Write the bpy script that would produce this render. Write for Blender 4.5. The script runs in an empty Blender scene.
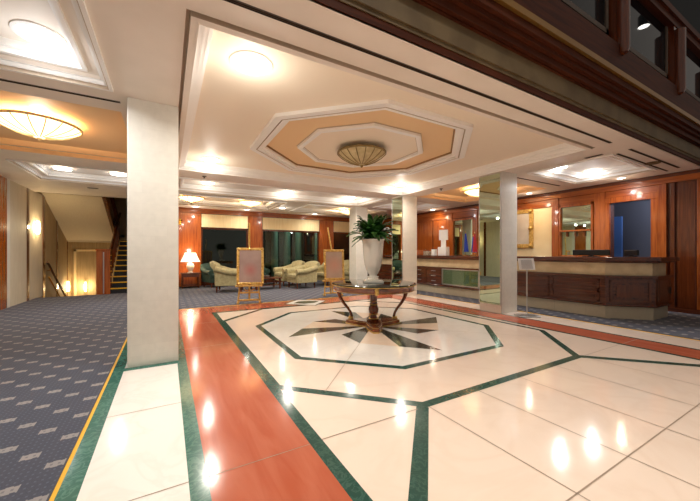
import bpy, bmesh, math, random
from math import sin, cos, pi, sqrt, radians
random.seed(7)
K = 0.893                      # design units -> metres
SC = bpy.context.scene
COL = SC.collection

# ------------------------------------------------------------------ materials
def _mat(name):
    m = bpy.data.materials.new(name); m.use_nodes = True
    nt = m.node_tree
    return m, nt, nt.nodes['Principled BSDF'], nt.nodes['Material Output']
def lin(c):
    return tuple((v/255/12.92 if v <= 10 else ((v/255+.055)/1.055)**2.4) for v in c) + (1,)
def plain(name, rgb, rough=.5, metal=0, coat=0, spec=.5):
    m, nt, b, o = _mat(name)
    b.inputs['Base Color'].default_value = lin(rgb)
    b.inputs['Roughness'].default_value = rough
    b.inputs['Metallic'].default_value = metal
    b.inputs['Coat Weight'].default_value = coat
    b.inputs['Specular IOR Level'].default_value = spec
    return m
def noisy(name, a, c, scale=(4, 4, 4), rough=.5, detail=5, dist=0, lo=.35, hi=.65, metal=0, coat=0, bump=0, spec=.5):
    """base colour runs between a and c on a stretched noise"""
    m, nt, b, o = _mat(name); N, L = nt.nodes, nt.links
    tc = N.new('ShaderNodeTexCoord'); mp = N.new('ShaderNodeMapping')
    mp.inputs['Scale'].default_value = scale
    nz = N.new('ShaderNodeTexNoise'); nz.inputs['Scale'].default_value = 1
    nz.inputs['Detail'].default_value = detail; nz.inputs['Distortion'].default_value = dist
    rp = N.new('ShaderNodeValToRGB')
    rp.color_ramp.elements[0].position = lo; rp.color_ramp.elements[0].color = lin(a)
    rp.color_ramp.elements[1].position = hi; rp.color_ramp.elements[1].color = lin(c)
    L.new(tc.outputs['Object'], mp.inputs['Vector']); L.new(mp.outputs[0], nz.inputs['Vector'])
    L.new(nz.outputs['Fac'], rp.inputs['Fac']); L.new(rp.outputs[0], b.inputs['Base Color'])
    b.inputs['Roughness'].default_value = rough; b.inputs['Metallic'].default_value = metal
    b.inputs['Coat Weight'].default_value = coat; b.inputs['Coat Roughness'].default_value = .06
    b.inputs['Specular IOR Level'].default_value = spec
    if bump:
        bp = N.new('ShaderNodeBump'); bp.inputs['Strength'].default_value = bump; bp.inputs['Distance'].default_value = .01
        L.new(nz.outputs['Fac'], bp.inputs['Height']); L.new(bp.outputs[0], b.inputs['Normal'])
    return m
def wood(name, a, c, rough=.3, axis=2, s=9, coat=.6):
    sc = [s*2.2]*3; sc[axis] = s*.13
    return noisy(name, a, c, tuple(sc), rough, 6, 1.2, .3, .7, 0, coat)
def marble(name, base, vein, scale=1.6, rough=.12, width=.06, amount=1.0):
    m, nt, b, o = _mat(name); N, L = nt.nodes, nt.links
    tc = N.new('ShaderNodeTexCoord')
    nz = N.new('ShaderNodeTexNoise'); nz.inputs['Scale'].default_value = scale; nz.inputs['Detail'].default_value = 8; nz.inputs['Distortion'].default_value = 1.4
    mt = N.new('ShaderNodeMath'); mt.operation = 'SUBTRACT'; mt.inputs[1].default_value = .5
    ab = N.new('ShaderNodeMath'); ab.operation = 'ABSOLUTE'
    rp = N.new('ShaderNodeValToRGB')
    mid = tuple(base[i]*(1-amount)+vein[i]*amount for i in range(3))
    rp.color_ramp.elements[0].position = 0; rp.color_ramp.elements[0].color = lin(mid)
    rp.color_ramp.elements[1].position = width; rp.color_ramp.elements[1].color = lin(base)
    L.new(tc.outputs['Object'], nz.inputs['Vector']); L.new(nz.outputs['Fac'], mt.inputs[0]); L.new(mt.outputs[0], ab.inputs[0])
    L.new(ab.outputs[0], rp.inputs['Fac']); L.new(rp.outputs[0], b.inputs['Base Color'])
    b.inputs['Roughness'].default_value = rough
    return m
def stone_tiles(name, a, mortar, bw=.5, bh=.25, rough=.35):
    """faint stone cladding: blocks on two axes through a brick texture over (x+y, z)"""
    m, nt, b, o = _mat(name); N, L = nt.nodes, nt.links
    tc = N.new('ShaderNodeTexCoord'); sp = N.new('ShaderNodeSeparateXYZ'); ad = N.new('ShaderNodeMath'); cb = N.new('ShaderNodeCombineXYZ')
    L.new(tc.outputs['Object'], sp.inputs[0]); L.new(sp.outputs[0], ad.inputs[0]); L.new(sp.outputs[1], ad.inputs[1])
    L.new(ad.outputs[0], cb.inputs[0]); L.new(sp.outputs[2], cb.inputs[1])
    br = N.new('ShaderNodeTexBrick'); br.inputs['Scale'].default_value = 1
    br.inputs['Color1'].default_value = lin(a); br.inputs['Color2'].default_value = lin(tuple(v-5 for v in a)); br.inputs['Mortar'].default_value = lin(mortar)
    br.inputs['Mortar Size'].default_value = .0025; br.inputs['Brick Width'].default_value = bw; br.inputs['Row Height'].default_value = bh
    L.new(cb.outputs[0], br.inputs['Vector'])
    nz = N.new('ShaderNodeTexNoise'); nz.inputs['Scale'].default_value = 14; nz.inputs['Detail'].default_value = 6
    L.new(tc.outputs['Object'], nz.inputs['Vector'])
    mx = N.new('ShaderNodeMix'); mx.data_type = 'RGBA'; mx.blend_type = 'MULTIPLY'; mx.inputs[0].default_value = .16
    L.new(br.outputs['Color'], mx.inputs[6]); L.new(nz.outputs['Fac'], mx.inputs[7]); L.new(mx.outputs[2], b.inputs['Base Color'])
    b.inputs['Roughness'].default_value = rough
    return m
def emit(name, rgb, strength):
    m, nt, b, o = _mat(name)
    b.inputs['Base Color'].default_value = lin(rgb)
    b.inputs['Emission Color'].default_value = lin(rgb); b.inputs['Emission Strength'].default_value = strength
    return m
def mirror(name, tint=(205, 215, 200)):
    return plain(name, tint, .015, 1)
def pane_glass(name, tint=(120, 130, 125), refl=.18, fk=.5):
    m, nt, b, o = _mat(name); N, L = nt.nodes, nt.links
    tr = N.new('ShaderNodeBsdfTransparent'); tr.inputs[0].default_value = lin(tint)
    gl = N.new('ShaderNodeBsdfGlossy'); gl.inputs['Roughness'].default_value = .02; gl.inputs[0].default_value = (.9, .95, .9, 1)
    fr = N.new('ShaderNodeLayerWeight'); fr.inputs['Blend'].default_value = .25
    ad = N.new('ShaderNodeMath'); ad.operation = 'MULTIPLY_ADD'; ad.inputs[1].default_value = fk; ad.inputs[2].default_value = refl
    L.new(fr.outputs['Fresnel'], ad.inputs[0])
    mx = N.new('ShaderNodeMixShader'); L.new(ad.outputs[0], mx.inputs[0]); L.new(tr.outputs[0], mx.inputs[1]); L.new(gl.outputs[0], mx.inputs[2])
    L.new(mx.outputs[0], o.inputs[0]); N.remove(b)
    return m
def carpet_mat(name):
    m, nt, b, o = _mat(name); N, L = nt.nodes, nt.links
    def M(op, a, c=None, d=None):
        n = N.new('ShaderNodeMath'); n.operation = op
        for i, v in enumerate((a, c, d)):
            if v is None: continue
            if isinstance(v, (int, float)): n.inputs[i].default_value = v
            else: L.new(v, n.inputs[i])
        return n.outputs[0]
    tc = N.new('ShaderNodeTexCoord'); sp = N.new('ShaderNodeSeparateXYZ'); L.new(tc.outputs['Object'], sp.inputs[0])
    x = M('DIVIDE', sp.outputs[0], K); y = M('DIVIDE', sp.outputs[1], K)
    u = M('DIVIDE', M('ADD', x, 20.785), .17); cu = M('FLOOR', u); fu = M('SUBTRACT', u, cu)
    half = M('MULTIPLY', M('MODULO', cu, 2.0), .5)
    v = M('ADD', M('DIVIDE', M('ADD', y, 20.14), .367), half); fv = M('FRACT', v)
    du = M('MULTIPLY', M('ABSOLUTE', M('SUBTRACT', fu, .5)), .17); dv = M('MULTIPLY', M('ABSOLUTE', M('SUBTRACT', fv, .5)), .367)
    inb = M('MULTIPLY', M('LESS_THAN', du, .05), M('LESS_THAN', dv, M('ADD', .030, M('MULTIPLY', M('GREATER_THAN', M('ABSOLUTE', M('SUBTRACT', du, .03)), .012), .008))))
    core = M('MULTIPLY', M('LESS_THAN', M('ABSOLUTE', M('SUBTRACT', du, .02)), .007), M('LESS_THAN', dv, .01))
    # fine dots
    d1 = M('ABSOLUTE', M('SUBTRACT', M('FRACT', M('DIVIDE', x, .034)), .5)); d2 = M('ABSOLUTE', M('SUBTRACT', M('FRACT', M('DIVIDE', y, .0459)), .5))
    dot = M('MULTIPLY', M('LESS_THAN', d1, .17), M('LESS_THAN', d2, .17))
    nz = N.new('ShaderNodeTexNoise'); nz.inputs['Scale'].default_value = 220; L.new(tc.outputs['Object'], nz.inputs['Vector'])
    def mix(f, a, c):
        n = N.new('ShaderNodeMix'); n.data_type = 'RGBA'
        if isinstance(f, (int, float)): n.inputs[0].default_value = f
        else: L.new(f, n.inputs[0])
        for i, q in ((6, a), (7, c)):
            if isinstance(q, tuple): n.inputs[i].default_value = q
            else: L.new(q, n.inputs[i])
        return n.outputs[2]
    base = mix(nz.outputs['Fac'], lin((60, 62, 74)), lin((86, 88, 100)))
    base = mix(M('MULTIPLY', dot, .5), base, lin((104, 108, 122)))
    base = mix(inb, base, lin((146, 140, 138))); base = mix(M('MULTIPLY', core, .6), base, lin((92, 92, 100)))
    L.new(base, b.inputs['Base Color']); b.inputs['Roughness'].default_value = .95; b.inputs['Specular IOR Level'].default_value = .1
    b.inputs['Sheen Weight'].default_value = .15
    return m
def picture_mat(name, a, c, blob, bz, r):
    m, nt, b, o = _mat(name); N, L = nt.nodes, nt.links
    tc = N.new('ShaderNodeTexCoord'); nz = N.new('ShaderNodeTexNoise'); nz.inputs['Scale'].default_value = 3
    L.new(tc.outputs['Object'], nz.inputs['Vector'])
    rp = N.new('ShaderNodeValToRGB'); rp.color_ramp.elements[0].color = lin(a); rp.color_ramp.elements[1].color = lin(c)
    rp.color_ramp.elements[0].position = .3; rp.color_ramp.elements[1].position = .7
    L.new(nz.outputs['Fac'], rp.inputs['Fac'])
    mp = N.new('ShaderNodeMapping'); mp.inputs['Location'].default_value = (0, 0, -bz*K/r); mp.inputs['Scale'].default_value = (1/r,)*3
    gr = N.new('ShaderNodeTexGradient'); gr.gradient_type = 'SPHERICAL'
    L.new(tc.outputs['Object'], mp.inputs['Vector']); L.new(mp.outputs[0], gr.inputs['Vector'])
    mx = N.new('ShaderNodeMix'); mx.data_type = 'RGBA'; L.new(gr.outputs['Fac'], mx.inputs[0]); L.new(rp.outputs[0], mx.inputs[6]); mx.inputs[7].default_value = lin(blob)
    L.new(mx.outputs[2], b.inputs['Base Color']); b.inputs['Roughness'].default_value = .35
    return m

M = {}
M['marble'] = marble('cream_marble', (241, 220, 203), (235, 211, 192), 1.3, .1, .07, .5)
M['marble_white'] = marble('white_marble', (243, 237, 229), (234, 226, 216), 2.0, .1, .05, .5)
M['marble_peach'] = marble('peach_marble', (241, 218, 194), (236, 208, 182), 2.0, .12, .06, .5)
M['green'] = marble('green_marble', (40, 76, 68), (74, 110, 98), 14, .12, .06, .6)
M['teal'] = marble('teal_marble', (58, 106, 94), (98, 142, 126), 12, .14, .07, .7)
M['star'] = marble('dark_star_marble', (46, 58, 52), (90, 100, 88), 8, .12, .05, .7)
M['red'] = noisy('red_marble', (178, 88, 62), (194, 110, 84), (9, 1.2, 3), .13, 8, 1.0, .3, .75)
M['joint'] = plain('tile_joint', (160, 138, 118), .6)
M['yellow'] = plain('yellow_edge_strip', (232, 176, 30), .4)
M['carpet'] = carpet_mat('blue_grey_carpet')
M['ceil'] = noisy('ceiling_plaster', (236, 226, 213), (243, 233, 221), (2, 2, 2), .6)
M['groove_shade'] = plain('shaded_groove_paint', (204, 186, 164), .7)  # grooves painted darker to draw the shadow lines along the ceiling mouldings
M['gap_shade'] = plain('painted_gap_shade', (172, 134, 92), .5)  # painted line imitating the shaded gap beside the peach panel
M['ceil_white'] = plain('white_moulding', (252, 250, 246), .45)
M['ceil_peach'] = plain('peach_ceiling_panel', (245, 211, 164), .55)
M['ceil_cream'] = plain('cream_ceiling_panel', (250, 237, 216), .55)
M['pillar'] = stone_tiles('pale_travertine', (233, 227, 214), (227, 221, 208), .24, .12)
M['stone'] = stone_tiles('grey_stone', (196, 184, 160), (160, 150, 130), .6, .3)
M['beige_stone'] = noisy('beige_stone', (206, 184, 144), (226, 206, 168), (5, 5, 5), .3)
M['wood'] = wood('orange_mahogany', (132, 58, 16), (184, 98, 36), .22, 2)
M['wood_h'] = wood('orange_mahogany_across', (132, 58, 16), (184, 98, 36), .22, 1)
M['wood_x'] = wood('orange_mahogany_header', (124, 54, 16), (176, 92, 34), .22, 0)
M['dark'] = wood('dark_mahogany', (78, 34, 14), (108, 52, 22), .22, 2)
M['dark_h'] = wood('dark_mahogany_across', (64, 26, 11), (102, 48, 22), .22, 1)
M['dark_x'] = wood('dark_mahogany_long', (58, 25, 13), (88, 43, 22), .55, 0, 9, 0)
M['dark_x'].node_tree.nodes['Principled BSDF'].inputs['Specular IOR Level'].default_value = .15
M['olive'] = noisy('olive_stone_band', (98, 80, 52), (116, 97, 66), (4, 4, 4), .6)
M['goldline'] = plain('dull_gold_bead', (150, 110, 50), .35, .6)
M['table_wood'] = wood('polished_walnut', (84, 36, 14), (150, 78, 34), .2, 0, 7)
M['table_leg'] = wood('polished_walnut_leg', (74, 30, 12), (136, 66, 28), .2, 2, 7)
M['table_top'] = marble('dark_green_table_top', (28, 40, 34), (70, 86, 74), 6, .05, .04, .6)
M['gold'] = noisy('gilt', (186, 138, 56), (240, 204, 124), (26, 26, 26), .35, 3, 0, .3, .7, .55)
M['brass'] = plain('polished_brass', (214, 160, 62), .2, 1)
M['bronze'] = noisy('antique_bronze', (128, 106, 64), (164, 140, 92), (14, 14, 14), .4, 3, 0, .3, .7, .5)
M['alab'] = noisy('unlit_alabaster', (190, 170, 122), (214, 196, 150), (9, 9, 9), .35)
M['porcelain'] = plain('white_porcelain', (236, 232, 222), .12, 0, .5)
M['leaf'] = noisy('palm_leaf', (18, 56, 20), (58, 116, 46), (8, 8, 8), .4)
M['soil'] = plain('dark_soil', (40, 28, 18), .9)
M['uphol'] = noisy('sage_beige_upholstery', (156, 144, 102), (178, 166, 124), (18, 18, 18), .75)
M['green_uphol'] = noisy('dark_green_upholstery', (26, 50, 40), (44, 70, 58), (18, 18, 18), .75)
M['cream'] = noisy('cream_fabric', (238, 214, 164), (246, 226, 182), (30, 2, 2), .8)
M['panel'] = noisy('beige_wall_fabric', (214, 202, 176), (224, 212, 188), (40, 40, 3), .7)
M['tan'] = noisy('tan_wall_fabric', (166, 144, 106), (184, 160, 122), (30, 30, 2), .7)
M['shade'] = emit('lit_lamp_shade', (255, 236, 206), 1.3)
M['down'] = emit('lit_lamp_lens', (255, 250, 240), 7)
M['bowl'] = emit('lit_glass_bowl', (255, 226, 174), 1.9)
M['sconce'] = emit('lit_sconce_glass', (255, 222, 150), 9)
M['mirror'] = mirror('mirror_glass', (196, 212, 188))
M['glass'] = pane_glass('dark_window_glass', (205, 218, 208), .05, .3)
M['cabglass'] = pane_glass('display_glass', (205, 225, 212), .12, .3)
M['black'] = plain('black_plastic', (16, 16, 18), .3)
M['dgrey'] = plain('dark_grille', (92, 80, 70), .6)
M['steel'] = plain('brushed_steel', (200, 200, 198), .3, .9)
M['white'] = plain('white_paper', (240, 240, 240), .5)
M['print'] = plain('grey_print', (150, 150, 152), .6)
M['offwhite'] = plain('offwhite_paint', (226, 220, 208), .5)
M['night'] = plain('night_wall', (10, 16, 20), .9)
M['column_green'] = plain('pale_green_column', (140, 164, 152), .7)
M['darkblue'] = plain('dark_blue_wall', (84, 88, 104), .6)
M['blue'] = plain('blue_flag_cloth', (24, 60, 168), .7)
M['flag_red'] = plain('red_flag_cloth', (190, 40, 50), .7)
M['flag_green'] = plain('green_flag_cloth', (30, 110, 90), .7)
M['flag_yellow'] = plain('yellow_flag_cloth', (226, 180, 50), .7)
M['stairtread'] = plain('dark_stair_carpet', (34, 36, 40), .9)
M['ledge'] = plain('shelf_ledge', (66, 26, 12), .25, 0, .5)
M['slot'] = plain('dark_slot', (52, 40, 30), .85, spec=.1)
M['books'] = noisy('brochure_print', (120, 90, 70), (200, 190, 170), (30, 30, 30), .6)
M['pic'] = picture_mat('mauve_print', (152, 128, 124), (172, 150, 142), (172, 106, 104), -.1, .2)
M['pic_b'] = picture_mat('tan_print', (160, 138, 122), (178, 154, 136), (186, 140, 120), 0, .3)
M['pic_wall'] = picture_mat('pale_wall_print', (206, 196, 180), (222, 212, 198), (196, 186, 172), 0, .4)

# ------------------------------------------------------------------ mesh builder
class MB:
    def __init__(s): s.v = []; s.f = []; s.mi = []
    def add(s, vs, fs, m=0):
        o = len(s.v); s.v += [tuple(p) for p in vs]
        for f in fs: s.f.append(tuple(i+o for i in f)); s.mi.append(m)
        return s
    def box(s, x0, x1, y0, y1, z0, z1, m=0):
        vs = [(x, y, z) for z in (z0, z1) for y in (y0, y1) for x in (x0, x1)]
        return s.add(vs, [(0, 2, 3, 1), (4, 5, 7, 6), (0, 1, 5, 4), (2, 6, 7, 3), (0, 4, 6, 2), (1, 3, 7, 5)], m)
    def prism(s, poly, z0, z1, m=0):
        n = len(poly)
        a = sum(poly[i][0]*poly[(i+1) % n][1]-poly[(i+1) % n][0]*poly[i][1] for i in range(n))
        if a < 0: poly = poly[::-1]
        vs = [(x, y, z0) for x, y in poly]+[(x, y, z1) for x, y in poly]
        fs = [tuple(range(n-1, -1, -1)), tuple(range(n, 2*n))]+[(i, (i+1) % n, n+(i+1) % n, n+i) for i in range(n)]
        return s.add(vs, fs, m)
    def flat(s, poly, z, m=0):
        n = len(poly)
        a = sum(poly[i][0]*poly[(i+1) % n][1]-poly[(i+1) % n][0]*poly[i][1] for i in range(n))
        if a < 0: poly = poly[::-1]
        return s.add([(x, y, z) for x, y in poly], [tuple(range(n))], m)
    def lathe(s, prof, n=32, c=(0, 0, 0), m=0, caps=True, sx=1, sy=1):
        vs = []; fs = []
        for r, z in prof:
            for i in range(n):
                a = 2*pi*i/n; vs.append((c[0]+r*sx*cos(a), c[1]+r*sy*sin(a), c[2]+z))
        for k in range(len(prof)-1):
            for i in range(n):
                j = (i+1) % n; fs.append((k*n+i, k*n+j, (k+1)*n+j, (k+1)*n+i))
        if caps:
            if prof[0][0] > 1e-4: fs.append(tuple(range(n-1, -1, -1)))
            if prof[-1][0] > 1e-4: fs.append(tuple(range((len(prof)-1)*n, len(prof)*n)))
        return s.add(vs, fs, m)
    def tube(s, pts, r, n=8, m=0, flat=1.0):
        """swept round bar; r a number or one per point"""
        from mathutils import Vector
        P = [Vector(p) for p in pts]; R = r if isinstance(r, (list, tuple)) else [r]*len(P)
        vs = []; fs = []; up = Vector((0, 0, 1)); prev = None
        for i, p in enumerate(P):
            t = (P[min(i+1, len(P)-1)]-P[max(i-1, 0)]).normalized()
            if prev is None:
                a = t.cross(up) if abs(t.z) < .95 else t.cross(Vector((0, 1, 0)))
            else: a = prev-t*prev.dot(t)
            a.normalize(); b = t.cross(a); prev = a
            for k in range(n):
                g = 2*pi*k/n; q = p+a*(R[i]*cos(g))+b*(R[i]*flat*sin(g)); vs.append(q[:])
        for i in range(len(P)-1):
            for k in range(n):
                j = (k+1) % n; fs.append((i*n+k, i*n+j, (i+1)*n+j, (i+1)*n+k))
        fs.append(tuple(range(n-1, -1, -1))); fs.append(tuple(range((len(P)-1)*n, len(P)*n)))
        return s.add(vs, fs, m)
    def build(s, name, mats, parent=None, loc=None, rz=0, bevel=0, smooth=None):
        if not isinstance(mats, (list, tuple)): mats = [mats]
        me = bpy.data.meshes.new(name)
        me.from_pydata([(a*K, b*K, c*K) for a, b, c in s.v], [], s.f)
        for m in mats: me.materials.append(M[m] if isinstance(m, str) else m)
        for p, i in zip(me.polygons, s.mi): p.material_index = i
        bm = bmesh.new(); bm.from_mesh(me); bmesh.ops.recalc_face_normals(bm, faces=bm.faces); bm.to_mesh(me); bm.free()
        if smooth:
            for p in me.polygons: p.use_smooth = True
            me.set_sharp_from_angle(angle=radians(smooth))
        o = bpy.data.objects.new(name, me); COL.objects.link(o)
        if loc: o.location = [q*K for q in loc]
        o.rotation_euler.z = rz
        if parent: o.parent = parent
        if bevel:
            md = o.modifiers.new('bevel', 'BEVEL'); md.width = bevel*K; md.segments = 2; md.limit_method = 'ANGLE'; md.angle_limit = radians(40)
        return o
def tag(o, label, cat, group=None, kind=None):
    o['label'] = label; o['category'] = cat
    if group: o['group'] = group
    if kind: o['kind'] = kind
    return o
def thing(name, loc, label, cat, rz=0, group=None, kind=None):
    o = bpy.data.objects.new(name, None); COL.objects.link(o); o.empty_display_size = .1
    o.location = [q*K for q in loc]; o.rotation_euler.z = rz
    return tag(o, label, cat, group, kind)
def struct(o, label=None, cat=None):
    o['kind'] = 'structure'
    if label: o['label'] = label
    if cat: o['category'] = cat
    return o
def copy_tree(o, parent=None):
    c = o.copy(); COL.objects.link(c); c.parent = parent
    for ch in [q for q in o.children]: copy_tree(ch, c)
    return c
def light(kind, name, loc, watts, color, parent=None, size=.3, spread=None, radius=.05, rot=(0, 0, 0)):
    l = bpy.data.lights.new(name, kind); l.energy = watts; l.color = color
    if kind == 'AREA':
        l.shape = 'DISK'; l.size = size*K
        if spread: l.spread = radians(spread)
    else: l.shadow_soft_size = radius*K
    o = bpy.data.objects.new(name, l); COL.objects.link(o); o.location = [q*K for q in loc]; o.rotation_euler = rot
    if parent: o.parent = parent
    return o

WARM = (1.0, .80, .58); NEUT = (1.0, .93, .82); COOL = (.94, .97, 1.0)
CX, CY = 3.44, 5.12            # centre of the floor star
ZC = 3.3                       # soffit level

# ------------------------------------------------------------------ floor
f = MB()
mats = ['marble', 'marble_white', 'marble_peach', 'green', 'star', 'red', 'joint', 'yellow', 'teal']
MA, MW, MP, GR, ST, RD, JT, YL, TL = range(9)
f.box(-3.75, 11.0, -4, 13.5, -.15, 0, MA)
f.box(-2.0, 11.0, 13.5, 15.2, -.15, 0, MA)
L1, L2, L3, L4 = .0008, .0016, .0024, .0032
def q(x0, x1, y0, y1, z, m): f.flat([(x0, y0), (x1, y0), (x1, y1), (x0, y1)], z, m)
def strip(a, b, w, z, m):
    dx, dy = b[0]-a[0], b[1]-a[1]; l = math.hypot(dx, dy); nx, ny = -dy/l*w/2, dx/l*w/2
    f.flat([(a[0]+nx, a[1]+ny), (b[0]+nx, b[1]+ny), (b[0]-nx, b[1]-ny), (a[0]-nx, a[1]-ny)], z, m)
# left edging strip
q(-.58, -.555, -4, 9.0, L1, YL); q(-.555, -.445, -4, 9.0, L1, TL); q(-.445, .115, -4, 9.0, L1, MW)
q(-.445, .115, 4.6, 4.72, L2, TL)
q(.115, .22, -4, 9.0, L1, TL)
q(.22, .91, -4, 8.95, L1, RD); q(.91, 1.01, -4, 8.07, L1, GR)
# far band
q(.91, 6.65, 8.13, 8.95, L1, RD); q(.91, 6.1, 8.03, 8.13, L2, GR); q(-.58, 7.42, 8.95, 9.0, L2, YL)
# right band
q(6.1, 6.65, -4, 8.13, L1, RD); q(6.03, 6.1, -4, 8.13, L2, GR); q(6.65, 6.71, -4, 8.95, L2, GR)
q(6.71, 7.36, -4, 8.95, L1, MA); q(7.36, 7.42, -4, 9.0, L2, YL)
# lozenge inset in the far band
def diamond(cx, cy, r, z, m): f.flat([(cx-r, cy), (cx, cy-r), (cx+r, cy), (cx, cy+r)], z, m)
diamond(CX, 8.5, .66, L3, GR); diamond(CX, 8.5, .6, L4, MW)
f.flat([(CX-.4, 8.5), (CX-.15, 8.27), (CX+.15, 8.27), (CX+.4, 8.5), (CX+.15, 8.73), (CX-.15, 8.73)], L4+.0008, ST)
# octagons
def octo(hx, hy, c): return [(CX-hx, CY-hy+c), (CX-hx+c, CY-hy), (CX+hx-c, CY-hy), (CX+hx, CY-hy+c), (CX+hx, CY+hy-c), (CX+hx-c, CY+hy), (CX-hx+c, CY+hy), (CX-hx, CY+hy-c)]
def octring(hx, hy, c, w, z, m):
    A = octo(hx, hy, c); B = octo(hx-w, hy-w, c-.586*w)
    for i in range(8):
        j = (i+1) % 8; f.flat([A[i], A[j], B[j], B[i]], z, m)
octring(2.5, 2.96, 1.1, .1, L2, GR)
octring(1.97, 2.12, 1.02, .1, L2, GR)
f.flat(octo(1.87, 2.02, .96), L1, MW)
for sx in (-1, 1):             # bands from the octagon to the corners of the field
    strip((CX+sx*1.42, CY-2.93), (CX+sx*2.5, CY-4.05), .11, L2, GR)
# star set in a diamond
RX, RY = 1.68, 1.8
T = {'w': (CX-RX, CY), 'n': (CX, CY+RY), 'e': (CX+RX, CY), 's': (CX, CY-RY)}
f.flat([T['s'], T['e'], T['n'], T['w']], L2, MW)
def lerp(a, b, t): return (a[0]+(b[0]-a[0])*t, a[1]+(b[1]-a[1])*t)
ring = ['s', 'w', 'n', 'e']
for i in range(4):
    a, b = T[ring[i]], T[ring[(i+1) % 4]]
    f.flat([(CX, CY), a, lerp(a, b, .25)], L3, ST)
    mid = lerp(a, b, .5)
    ax, ay = b[0]-CX, b[1]-CY; l = math.hypot(ax, ay)
    tip = mid; w = (mid[0]+(0 if abs(ax) > abs(ay) else (.5 if ay > 0 else -.5)), mid[1]+((.6 if ax < 0 else -.6) if abs(ax) > abs(ay) else 0))
    f.flat([(CX, CY), tip, w], L4, ST)
    f.flat([(CX, CY), lerp(a, b, .25), mid], L3, MP)
    k = lerp((CX, CY), mid, 2.45); strip(mid, k, .006, L4, JT)
# tile joints
for x in (2.07, 2.75, 3.45, 4.19, 4.88): strip((x, -4), (x, 2.16), .008, L3, JT)
strip((1.01, .95), (6.03, .95), .009, L3, JT); strip((1.01, -.3), (6.03, -.3), .008, L3, JT)
strip((1.01, 2.18), (1.95, 2.18), .01, L3, JT); strip((4.95, 2.18), (6.03, 2.18), .01, L3, JT)
for y in (-.4, 2.18, 3.38): strip((-.445, y), (.115, y), .008, L3, JT)
for y in (-.9, 2.17, 5.22, 7.0): strip((.22, y), (.91, y), .006, L3, JT); strip((6.1, y), (6.65, y), .006, L3, JT)
for y in (.5, 2.0, 3.5, 5.0, 6.5): strip((6.71, y), (7.36, y), .006, L3, JT)
struct(f.build('floor', mats), 'polished cream marble floor inlaid with green octagons, dark star and red bands', 'floor')

c = MB(); h = .008
c.box(-3.55, -.58, -4, 13.5, 0, h); c.box(-2.0, -.58, 13.5, 13.6, 0, h)
c.box(-.58, 7.42, 9.0, 15.0, 0, h); c.box(7.42, 10.5, -4, 15.0, 0, h); c.box(-.58, -.3, 9.0, 13.6, 0, h)
struct(c.build('floor_carpet', 'carpet'), 'blue grey carpet with rows of small pale motifs around the marble', 'carpet')

# ------------------------------------------------------------------ ceiling
ce = MB(); CM = ['ceil', 'ceil_white', 'ceil_peach', 'ceil_cream', 'groove_shade', 'gap_shade']
def outl(x0, x1, y0, y1, ch, d):
    x0 += d; x1 -= d; y0 += d; y1 -= d; k = max(ch-.586*d, 0)
    if ch <= 0: return [(x0, y0), (x1, y0), (x1, y1), (x0, y1)]
    return [(x0, y0+k), (x0+k, y0), (x1-k, y0), (x1, y0+k), (x1, y1-k), (x1-k, y1), (x0+k, y1), (x0, y1-k)]
def rings(b, rect, ch, prof, panel=None):
    """prof: (inset, z, material of the face that leads to it)"""
    prev = None
    for d, z, m in prof:
        cur = [(x, y, z) for x, y in outl(*rect, ch, d)]
        if prev:
            n = len(cur)
            for i in range(n):
                j = (i+1) % n; b.add([prev[i], prev[j], cur[j], cur[i]], [(0, 1, 2, 3)], m)
        prev = cur
    if panel is not None: b.add(prev, [tuple(range(len(prev)))], panel)
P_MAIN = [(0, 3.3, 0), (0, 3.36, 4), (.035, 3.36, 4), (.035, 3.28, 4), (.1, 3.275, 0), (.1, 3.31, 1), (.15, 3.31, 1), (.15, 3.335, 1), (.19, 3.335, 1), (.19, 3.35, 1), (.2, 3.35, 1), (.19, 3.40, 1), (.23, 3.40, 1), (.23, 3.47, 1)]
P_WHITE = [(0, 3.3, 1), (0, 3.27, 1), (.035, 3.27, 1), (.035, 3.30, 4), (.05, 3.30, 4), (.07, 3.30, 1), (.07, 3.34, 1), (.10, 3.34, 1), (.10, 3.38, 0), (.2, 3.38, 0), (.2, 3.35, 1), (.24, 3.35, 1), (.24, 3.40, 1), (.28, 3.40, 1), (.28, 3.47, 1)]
P_PEACH = [(0, 3.3, 0), (0, 3.38, 2), (.06, 3.38, 0), (.06, 3.49, 2)]
TRAYS = [((.13, 6.7, 2.78, 8.2), P_MAIN, 3),
         ((-2.76, -.54, 2.78, 4.58), P_WHITE, 0), ((7.38, 9.6, 2.78, 4.45), P_WHITE, 0),
         ((-2.9, -.5, 5.25, 8.2), P_PEACH, 2), ((7.36, 9.7, 5.25, 8.2), P_PEACH, 2),
         ((-2.81, -.5, 9.0, 10.95), P_WHITE, 0), ((7.36, 9.7, 9.0, 10.95), P_WHITE, 0),
         ((.13, 6.7, 9.0, 10.95), P_WHITE, 0),
         ((.13, 3.9, 11.5, 13.9), P_WHITE, 3), ((4.75, 8.5, 11.5, 13.9), P_WHITE, 3)]
YF = 2.21
xs = sorted({-3.75, 10.7, -.3} | {t[0][i] for t in TRAYS for i in (0, 1)}); ys = sorted({YF, 15.2, 13.5} | {t[0][i] for t in TRAYS for i in (2, 3)})
for i in range(len(xs)-1):
    for j in range(len(ys)-1):
        mx, my = (xs[i]+xs[i+1])/2, (ys[j]+ys[j+1])/2
        if any(t[0][0] < mx < t[0][1] and t[0][2] < my < t[0][3] for t in TRAYS): continue
        if mx < -.3 and my > 13.5: continue
        ce.add([(xs[i], ys[j], ZC), (xs[i+1], ys[j], ZC), (xs[i+1], ys[j+1], ZC), (xs[i], ys[j+1], ZC)], [(0, 1, 2, 3)], 0)
for r, p, pan in TRAYS: rings(ce, r, 0, p, pan if r != TRAYS[0][0] else None)
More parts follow.
